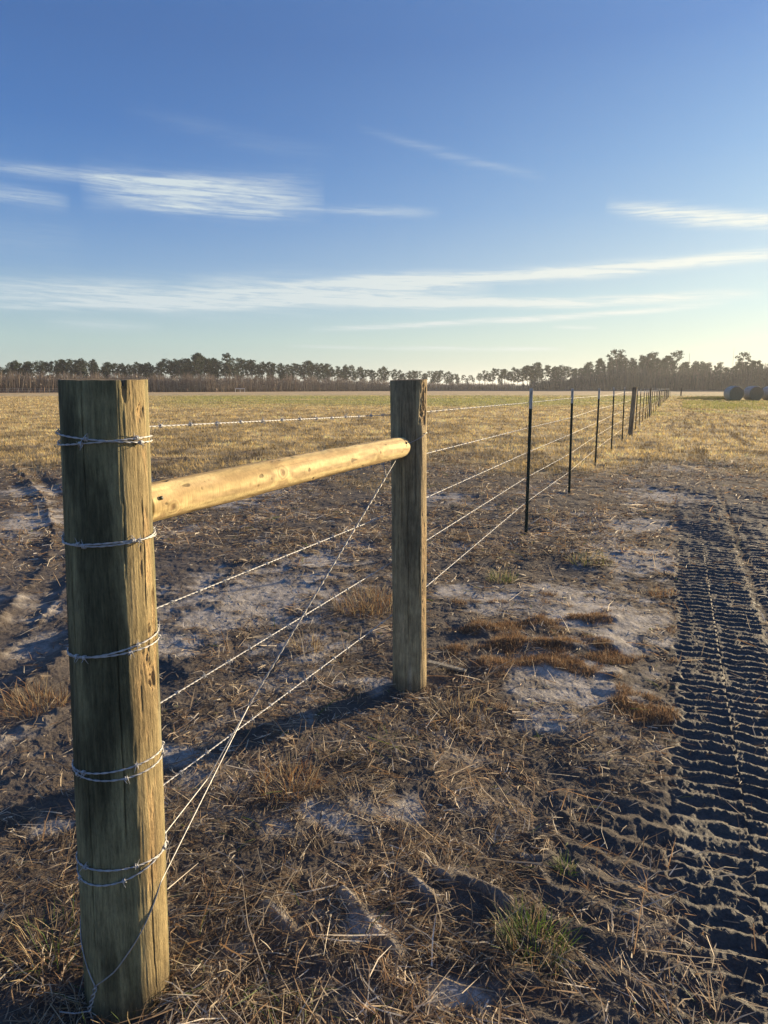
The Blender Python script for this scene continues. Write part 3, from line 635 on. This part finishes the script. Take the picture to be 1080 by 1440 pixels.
# front leg: touches right side of the end post and sweeps round its face down to the knot
KN = np.array(onp(-103-11, .062))
fr = [J2, onp(-14, .285)]+[onp(d_, z_) for d_, z_ in zip(np.linspace(-20, -112, 22), np.interp(np.linspace(0, 1, 22), [0, .35, .7, 1], [.27, .19, .115, .072]))]+[KN]
bk = [J2, np.array(AT(292, 1095, 2.08)), onp(62, .30)]+[onp(d_, z_) for d_, z_ in zip(np.linspace(75, 245, 26), np.interp(np.linspace(0, 1, 26), [0, .5, .8, 1], [.30, .26, .155, .072]))]+[KN]
for nm, pth in (('front_leg', fr), ('back_leg', bk)): mesh_np(nm, *tube(resample(np.array(pth)-o0, .006)[0], .0018, 6), M['dull'], bw)
tail = np.array([KN, KN+[-.006, -.012, -.025], KN+[-.014, -.018, -.045], KN+[-.045, -.022, -.047], KN+[-.082, -.018, -.046]])
tail2 = np.array([KN, KN+[-.001, -.012, -.02], KN+[-.010, -.016, -.045], KN+[-.003, -.018, -.075]])
mesh_np('knot', *join(twisted(np.array([KN+[.003, -.002, .01], KN+[-.012, -.018, -.044]])-o0, .002, .028, .0035, .0019, 6)), M['dull'], bw)
mesh_np('loose_tail', *join([tube(resample(tail[2:]-o0, .004)[0], .0018, 6), tube(resample(tail2[2:]-o0, .004)[0], .0018, 6)]), M['dull'], bw)

# nail heads on the rail, lath on the ground
def lath():
    a0, a1 = np.array(G(602, 936)), np.array(G(655, 946)); d = a1-a0; L = np.linalg.norm(d); d /= L; n_ = np.array([-d[1], d[0]])
    N_ = 24; V = []
    for i in range(N_+1):
        c_ = a0+d*L*i/N_; wv = .018*(1-.25*i/N_)+.0015*math.sin(i*1.9); zt = .030-.012*i/N_+float(Hz(*c_)[0])*.3
        for s_ in (-1, 1):
            for z in (zt-.010, zt): V.append((*(c_+n_*wv*s_), z+.001*math.sin(i*2.3+s_)))
    V = np.array(V); Fq = []
    for i in range(N_):
        b_ = i*4; Fq += [[b_+1, b_+5, b_+7, b_+3], [b_, b_+2, b_+6, b_+4], [b_, b_+4, b_+5, b_+1], [b_+2, b_+3, b_+7, b_+6]]
    Fq += [[0, 1, 3, 2], [N_*4, N_*4+2, N_*4+3, N_*4+1]]
    o = mesh_np('loose_board', V-np.array([a0[0], a0[1], 0]), np.array(Fq), M['wood'], None, np.broadcast_to(np.array([.28,.26,.22]), (len(V), 3)), False)
    o.location = (a0[0], a0[1], 0); tag(o, 'short flat grey wooden board on the ground beside the brace post foot', 'board')
lath()
def nail(name, p, d):
    d = np.array(d)/np.linalg.norm(d); a_ = np.cross(d, [0, 0, 1]); a_ /= np.linalg.norm(a_); b_ = np.cross(d, a_); V = [p+d*.004]
    for r_, h_ in ((.004, .004), (.0055, .002), (.002, -.01)):
        for k_ in range(10): V.append(p+d*h_+(a_*math.cos(k_*.628)+b_*math.sin(k_*.628))*r_)
    T_ = np.array([[0, 1+(k_+1) % 10, 1+k_] for k_ in range(10)]); Q_ = np.array([[1+r*10+k_, 1+r*10+(k_+1) % 10, 11+r*10+(k_+1) % 10, 11+r*10+k_] for r in range(2) for k_ in range(10)])
    return mesh_np(name, np.array(V)-RA, [T_, Q_], M['tgreen'], rail)
for l_, a_ in ((.035, .35), (1.76, .5)):
    nail('nail_head', RA+ax*l_+(sd_*math.cos(a_)+upv*math.sin(a_))*.0505, sd_*math.cos(a_)+upv*math.sin(a_))

# ------------------------------------------------------------------ hay bales
def bale():
    t = empty('hay_bale', (0, 0, 0)); r0, L = .93, 1.75; nth, nl = 72, 30
    T, U = np.meshgrid(np.linspace(0, 2*np.pi, nth, endpoint=False), np.linspace(-1, 1, nl))
    rr_ = r0*(1-.06*np.abs(U)**8)+.012*vn3(np.cos(T)*3+9, np.sin(T)*3+9, U*6+9, 5); x = rr_*np.cos(T); z = rr_*np.sin(T); z = np.maximum(z, -r0*.93)+r0*.93
    V = np.stack([x, U*L/2, z], -1).reshape(-1, 3); o = mesh_np('net_wrap', V, grid_faces(nth, nl, True), M['net'], t)
    for sg in (-1, 1):
        Vs = []; K = 8
        for k_ in range(K+1):
            f_ = 1-k_/K*.999; row = V[:nth] if sg < 0 else V[-nth:]
            q = row.copy(); q[:, 0] *= f_; q[:, 2] = (q[:, 2]-r0*.93)*f_; q[:, 1] += sg*(.05*math.sqrt(1-f_*f_*.98))+.02*vn3(q[:, 0]*8+9, q[:, 2]*8+9, q[:, 0]*0+k_, 8); Vs.append(q)
        e_ = mesh_np('hay_end', np.concatenate(Vs), grid_faces(nth, K+1, True), M['hay'], t); e_.location = (0, 0, r0*.93)
    return t
b0 = bale(); bl = ['leftmost round hay bale, its net wrapped side showing on the left', 'second round hay bale from the left, in the middle of the row', 'third round hay bale from the left, cut by the photo edge', 'fourth round hay bale, just outside the right edge']
for i, (px, dz_) in enumerate(((1031, 0), (1061.5, 0), (1091, .0))):
    x, y = G(px, 563.2); bb = b0 if i == 0 else clone(b0, (0, 0, 0), (0, 0, 0))
    bb.location = (x, y+.6*i, -.02); bb.rotation_euler = (0, 0, R(-2+i*3)); tag(bb, bl[i], 'hay bale', 'round bales in a row at right')

n = 9000; a_ = rng.uniform(0, 6.28, n); q_ = np.sqrt(rng.random(n)); x, y = G(988, 561.5); wx = x+q_*np.cos(a_)*3.0-q_*np.sin(a_)*0; wy = y+q_*np.sin(a_)*5.
taper = (.35+.65*ss(wx, x-3, x+2.5)); V, Fq = blades(wx, wy, wx*0, rng.uniform(0, 6.28, n), rng.uniform(.9, 1.5, n), rng.uniform(.2, .55, n)*taper, rng.uniform(.02, .05, n), rng.normal(0, .5, n), rng.uniform(-.4, .4, n))
tag(mesh_np('tall_weeds', V, Fq, M['straw'], None, np.repeat(np.array([[.10,.13,.04], [.16,.17,.06], [.22,.18,.09]])[rng.integers(0, 3, n)], 6, 0), False), 'dark green tall weeds growing left of the round bales', 'weeds', kind='stuff')
n = 14000; x0_, y0_ = G(940, 566); wy = rng.uniform(52, 84, n); wx = rng.uniform(.415, .60, n)*wy; k_ = fbm(wx/2.2, wy/5, 97, 2) > rng.uniform(-.3, .3, n); wx, wy = wx[k_], wy[k_]; n = len(wx)
V, Fq = blades(wx, wy, wx*0, rng.uniform(0, 6.28, n), rng.uniform(.7, 1.5, n), rng.uniform(.08, .26, n), rng.uniform(.015, .04, n), rng.normal(0, .5, n), rng.uniform(-.4, .4, n))
tag(mesh_np('rank_grass', V, Fq, M['straw'], None, np.repeat(np.array([[.34,.36,.10], [.22,.26,.08], [.50,.44,.18]])[rng.integers(0, 3, n)], 6, 0), False), 'rank yellow green grass in front of the round bales', 'grass', kind='stuff')
# ------------------------------------------------------------------ trees
def px_dir(px): return (px-540)/F/CP
def tree_line(px): return float(np.interp(px, [-200, 0, 300, 540, 830, 1080, 1300], [215, 230, 290, 380, 420, 340, 300]))
def cards(cen, rad3, n, size, col, var=.35, flat=.0):
    d = rng.normal(size=(n, 3)); d /= np.linalg.norm(d, axis=1)[:, None]; p = cen+d*rad3*(rng.random((n, 1))**.45)
    a_ = rng.normal(size=(n, 3)); a_ /= np.linalg.norm(a_, axis=1)[:, None]; b_ = np.cross(a_, rng.normal(size=(n, 3))); b_ /= np.linalg.norm(b_, axis=1)[:, None]
    s_ = size*rng.uniform(.5, 1.3, (n, 1)); V = np.stack([p-a_*s_, p+b_*s_*.8, p+a_*s_, p-b_*s_*.35], 1).reshape(-1, 3)
    i_ = np.arange(n)[:, None]*4; c_ = np.repeat(np.array(col)*rng.uniform(1-var, 1+var, (n, 1)), 4, 0); return V, i_+np.array([[0,1,2,3]]), c_
def pine(kind):
    t = empty('pine_tree'); H_ = 15.; r_ = random.Random(kind*31+3)
    bends = np.array([[r_.uniform(-.3, .3)*k_, r_.uniform(-.3, .3)*k_, H_*k_/5] for k_ in range(6)]); bends[0, :2] = 0
    parts = [tube(resample(bends, .8)[0], np.linspace(.24, .05, len(resample(bends, .8)[0])), 6)]
    lv, lf, lc = [], [], []; off = 0; style = kind % 4
    zlo = [.55, .42, .68, .28][style]; nb = [20, 27, 13, 30][style]; spread = [2.9, 2.6, 2.9, 2.0][style]
    for k_ in range(nb):
        f_ = zlo+(1-zlo)*((k_+.5)/nb); prof = math.sin(min(1, (1-f_)/(1-zlo)*1.0+.12)*math.pi*.62)**.7 if style != 2 else .9-.4*abs(f_-.85)*4
        a_ = k_*2.4+r_.random(); d = spread*max(.15, prof)*r_.uniform(.45, 1.05)*(.55 if k_ == nb-1 else 1)
        tx = np.interp(f_*H_, bends[:, 2], bends[:, 0]); ty = np.interp(f_*H_, bends[:, 2], bends[:, 1])
        c = np.array([tx+d*math.cos(a_), ty+d*math.sin(a_), f_*H_+r_.uniform(0, .5)])
        parts.append(tube(np.linspace([tx, ty, f_*H_-.6], c, 4), np.linspace(.07, .025, 4), 4))
        rr_ = r_.uniform(.75, 1.45)*(1.0 if style != 3 else .85); tone = r_.uniform(.7, 1.3)
        V, Fq, cc_ = cards(c, np.array([rr_, rr_, rr_*.6]), 60, .30, np.array([.038,.054,.026])*tone)
        lv.append(V); lf.append(Fq+off); lc.append(cc_); off += len(V)
    mesh_np('trunk', *join(parts), M['bark'], t)
    mesh_np('crown', np.concatenate(lv), np.concatenate(lf), M['leaf'], t, np.concatenate(lc), False); return t
protos = [pine(k_) for k_ in range(8)]; used = [False]*8
TOPS = [(-60,512),(0,515),(20,511),(50,506),(90,506),(110,504),(140,504),(150,510),(165,507),(200,511),(215,508),(235,507),(247,501),(260,503),(272,504),(285,497),(300,499),(310,502),(325,506),(330,499),(345,502),(360,504),(385,507),(395,508),(407,508),(430,506),(450,511),
        (480,512),(500,512),(520,515),(550,515),(570,520),(590,522),(620,521),(650,524),(665,524),(685,518),(710,519),(735,511),(755,510),(770,514),(785,513),(800,515),(815,510),(830,505),(850,503),(862,495),(875,500),(900,498),(925,499),(945,506),(975,505),(990,509),(1010,509),(1035,503),(1045,508),(1065,503),(1085,498),(1150,500)]
tx_, ty_ = zip(*TOPS)
def put_tree(px, Yd, top_py, kind, wide=1.):
    d = px_dir(px); x = d*Yd; t_ = Yd/(CP+.0)
    Z = EYE+(-SP+(720-top_py)/F*CP)/(CP+(720-top_py)/F*SP)*Yd
    s_ = max(.35, Z/15.3)
    if used[kind]: t = clone(protos[kind], (x, Yd, -.1), (0, 0, random.uniform(0, 6.28)))
    else: t = protos[kind]; used[kind] = True; t.location = (x, Yd, -.1); t.rotation_euler = (0, 0, random.uniform(0, 6.28))
    t.scale = (s_*wide, s_*wide, s_); return t
SECT = [(-1e9, 85, 'pine in the tree line left of the thick end post'), (85, 215, 'pine whose crown rises behind the thick end post'), (215, 400, 'pine in the taller grove right of the thick end post'), (400, 550, 'pine in the even tree line left of the brace post'), (550, 680, 'low distant pine just right of the brace post'), (680, 830, 'pine behind the first two steel fence posts'), (830, 960, 'pine in the tall dark wood where the fence line ends'), (960, 1e9, 'pine in the hazy wood behind the hay bales')]
special = [(285, 497, 0, 'tallest dark pine of the grove right of the thick end post'), (330, 498, 1, 'rounded tall pine beside the tallest of the left grove'), (857, 492, 2, 'thin wispy pine leaning above the dark wood left of the fence end'),
           (900, 496, 0, 'broad crowned pine standing out above the fence end'), (933, 494, 0, 'tall round crowned pine just left of the fence end'), (1027, 496, 2, 'flat topped lone pine rising above the leftmost hay bale'), (1079, 491, 0, 'tall pine at the right edge above the third hay bale'), (745, 510, 0, 'taller pine straight behind the first steel fence post')]
for (px, py, kd, lb) in special: tag(put_tree(px, tree_line(px)+35, py, kd, 1.05), lb, 'tree', 'pines in the far tree line')
pxs = []
p_ = -230.
while p_ < 1190:
    pxs.append(p_); p_ += random.uniform(9, 14) if p_ < -60 else random.uniform(4.2, 8.4) if p_ < 560 else random.uniform(4.5, 8.)
for row, (dd_, dr) in enumerate(((45, 0), (85, 0))):
    for px in pxs[row % 2::1] if row == 0 else pxs[::2]:
        p2 = px+random.uniform(-3, 3); top = float(np.interp(p2, tx_, ty_)); drop = abs(random.gauss(0, 1))*(4.5 if p2 < 830 else 7)+random.choice((0, 0, 3))
        kd = random.choice((0, 1, 4, 5, 2, 6, 1, 5)) if p2 < 830 else random.choice((0, 1, 3, 7, 4, 5, 3))
        t = put_tree(p2, tree_line(p2)+dd_+random.uniform(-12, 12), min(top+drop, 532), kd, random.uniform(.85, 1.2))
        lb = next(s[2] for s in SECT if s[0] <= p2 < s[1]); tag(t, 'dark '+lb, 'tree', 'pines '+lb.split(' ', 1)[1] if lb.startswith('pine') else 'distant pines right of the brace post')
for k_ in range(8):
    if not used[k_]: 
        for ch in list(protos[k_].children): bpy.data.objects.remove(ch)
        bpy.data.objects.remove(protos[k_])
# thickets: bare saplings in one mass, and the shaded understorey of the right-hand wood
def thicket(name, n, a, b_, top, depth, cols, wd, label, leaf=0):
    px = rng.uniform(a, b_, n); tl = np.interp(px, [-200, 0, 300, 540, 830, 1080, 1300], [215, 230, 290, 380, 420, 340, 300])
    Y = tl+rng.random(n)**1.3*depth; x = (px-540)/F/CP*Y
    tp = np.interp(px, *zip(*top)); Zt = EYE+(546-tp)/F*tl*1.0; var = fbm(px/14., px*0, 91, 3)+.8*fbm(px/3.5, px*0, 92, 2)
    L = np.maximum(.5, Zt*(.95+.34*var)*rng.uniform(.45, 1.15, n)); z0 = np.zeros(n)
    V, Fq = blades(x, Y, z0-.05, rng.uniform(0, 6.28, n), rng.uniform(1.35, 1.57, n), L, wd*rng.uniform(.5, 1.5, n), rng.normal(0, .12, n), rng.uniform(-.1, .1, n))
    cb = np.repeat(np.array(cols)[rng.integers(0, len(cols), n)]*rng.uniform(.6, 1.3, (n, 1)), 6, 0)
    if leaf:
        px2 = rng.uniform(a, b_, leaf); tl2 = np.interp(px2, [-200, 0, 300, 540, 830, 1080, 1300], [215, 230, 290, 380, 420, 340, 300]); Y2 = tl2+rng.random(leaf)*depth
        Zt2 = (EYE+(546-np.interp(px2, *zip(*top)))/F*tl2)*(1+.3*fbm(px2/9., px2*0, 93, 3)); z2 = rng.random(leaf)**1.1*Zt2*.8; cen = np.stack([(px2-540)/F/CP*Y2, Y2, z2], 1)
        V2, F2, c2 = cards(cen, np.array([.6, .6, .4]), leaf, .42, (1, 1, 1), .35)
        cl_ = ss(fbm(px2/7., z2*.5, 95, 2), -.3, .3)
        c2 = c2*np.repeat(np.array(cols)[rng.integers(0, len(cols), leaf)]*(.65+.7*cl_)[:, None], 4, 0)
        F2 = F2+len(V); V = np.concatenate([V, V2]); Fq = np.concatenate([Fq, F2]); cb = np.concatenate([cb, c2])
    tag(mesh_np(name, V, Fq, M['leaf'], None, cb, False), label, 'thicket', kind='stuff')
GB = [[.20,.160,.125], [.28,.240,.20], [.15,.118,.092], [.22,.16,.115]]
thicket('sapling_thicket', 40000, -420, 845, [(-100,524),(80,525),(215,527),(300,527),(450,530),(600,537),(700,539),(850,540)], 26, GB, .13, 'leafless grey brown saplings massed along the far field edge', 42000)
thicket('dark_hedge_row', 14000, -420, 560, [(-100,541),(80,542),(215,546),(560,547)], 6, [[.10,.07,.05], [.14,.09,.06]], .4, 'low dark bramble edge at the foot of the bare saplings')
thicket('wood_understorey', 9000, 740, 1170, [(740,536),(830,524),(860,518),(900,517),(1000,520),(1080,516),(1170,516)], 45, [[.075,.078,.060], [.105,.10,.078], [.15,.12,.09], [.06,.07,.045]], .35, 'shaded grey green undergrowth and thin trunks filling the right hand wood', 42000)
# bank at far field edge
def bank(a, b_, hgt, label):
    P_ = []; 
    for px in np.linspace(a, b_, 120):
        Y = tree_line(px)-3; P_.append(((px-540)/F/CP*Y, Y))
    P_ = np.array(P_); V = []
    for (x, y) in P_:
        for dy_, z in ((-1.6, -.1), (-.6, hgt*.8), (.6, hgt), (2.2, -.1)): V.append((x, y+dy_, z*(1+.3*math.sin(x*.7)*math.sin(x*.23))))
    o = mesh_np('field_edge_bank', np.array(V), grid_faces(4, 120), M['ground'], None, np.broadcast_to(np.array([.13,.075,.045]), (480, 3))); tag(o, label, 'bank', kind='structure')
bank(600, 1160, .55, 'low reddish brown bank along the far edge of the field')

# ------------------------------------------------------------------ small far things
def boxm(V0, V1):
    (x0, y0, z0), (x1, y1, z1) = V0, V1; V = np.array([(x, y, z) for z in (z0, z1) for y in (y0, y1) for x in (x0, x1)], float)
    return V, np.array([[0,2,3,1],[4,5,7,6],[0,1,5,4],[2,6,7,3],[0,4,6,2],[1,3,7,5]])
Yg = 268.; xa, _, zt = AT(331, 546.6, Yg); xb = AT(344, 546.6, Yg)[0]
g = empty('pipe_frame', ((xa+xb)/2, Yg, 0)); tag(g, 'small white pipe frame with a level bar at the far field edge', 'frame'); w2 = (xb-xa)/2
mesh_np('cross_bar', *tube(np.linspace([-w2-.1, 0, zt], [w2+.1, 0, zt], 6), .12, 8), M['white'], g)
for xx in (-w2, 0, w2): mesh_np('leg', *tube(np.linspace([xx, 0, -.1], [xx, 0, zt-.12], 5), .07, 8), M['white'], g)
for i, (px, yb, yt_, mt, lb) in enumerate(((238, 551.5, 544.8, 'white', 'lone thin white stake at the field edge right of the thick end post'),)):
    x, y = G(px, yb); _, _, z = AT(px, yt_, y); s_ = empty('stake', (x, y, 0)); mesh_np('shaft', *tube(np.linspace([0, 0, -.1], [0, 0, z], 5), [.09]*4+[.05], 8), M[mt], s_); mesh_np('cap', *tube(np.linspace([0, 0, z+.002], [0, 0, z+.12], 4), [.10, .11, .09, .02], 8), M[mt], s_); tag(s_, lb, 'stake')
x, y = G(957.5, 557); s_ = empty('lone_field_post', (x, y, 0)); mesh_np('shaft', *tube(np.linspace([0, 0, -.1], [0, 0, 1.6], 6), [.14,.13,.13,.12,.12,.10], 10), M['bark'], s_); tag(s_, 'lone dark post standing in the field right of the fence end', 'fence post')
for (px, py, lb) in ((970, 497, 'thin grey radio mast rising left of the hazy wood trees'), (1032.5, 489, 'very faint thin mast behind the flat topped pine')):
    Y = 620.; x, _, z = AT(px, py, Y); s_ = empty('radio_mast', (x, Y, 0)); rr_ = .22 if px < 1000 else .13
    mesh_np('mast_pole', *tube(np.linspace([0, 0, 0], [0, 0, z*.82], 8), rr_, 6), M['grey'], s_); mesh_np('antenna', *tube(np.linspace([0, 0, z*.82], [0, 0, z], 4), rr_*.7, 6), M['grey'], s_); tag(s_, lb, 'mast')
# woven wire fence far on the left
fl = empty('far_wire_fence', (AT(-80, 553, 190)[0], 190, 0)); tag(fl, 'faint wire fence in front of the thicket at far left', 'fence')
x0f = AT(-80, 553, 190)[0]; x1f = AT(84, 553, 200)[0]; Lf = x1f-x0f
for z in (.5, .95, 1.35): mesh_np('wire_line', *tube(np.linspace([0, 0, z], [Lf, 10, z], 12), .018, 4), M['white'], fl)
for k_ in range(12): mesh_np('fence_stake', *tube(np.linspace([Lf*k_/11, 10*k_/11, -.1], [Lf*k_/11, 10*k_/11, 1.45], 4), .05, 6), M['grey'], fl)

# ------------------------------------------------------------------ air
hm = bpy.data.materials.new('haze'); hm.use_nodes = True; nt = hm.node_tree; nt.nodes.clear()
o_ = nt.nodes.new('ShaderNodeOutputMaterial'); pv = nt.nodes.new('ShaderNodeVolumePrincipled'); pv.inputs['Density'].default_value = .00022
pv.inputs['Color'].default_value = (.92, .95, 1, 1); pv.inputs['Anisotropy'].default_value = .35; nt.links.new(pv.outputs[0], o_.inputs['Volume'])
V, Fq = boxm((-5200, -5200, -2.2), (5200, 5200, 45)); HZ = mesh_np('haze', V, Fq, hm, None, None, False); tag(HZ, 'thin pale evening haze over the whole field', 'haze', kind='stuff')
S.cycles.volume_bounces = 0
S.cycles.max_bounces = 6; S.cycles.transparent_max_bounces = 8
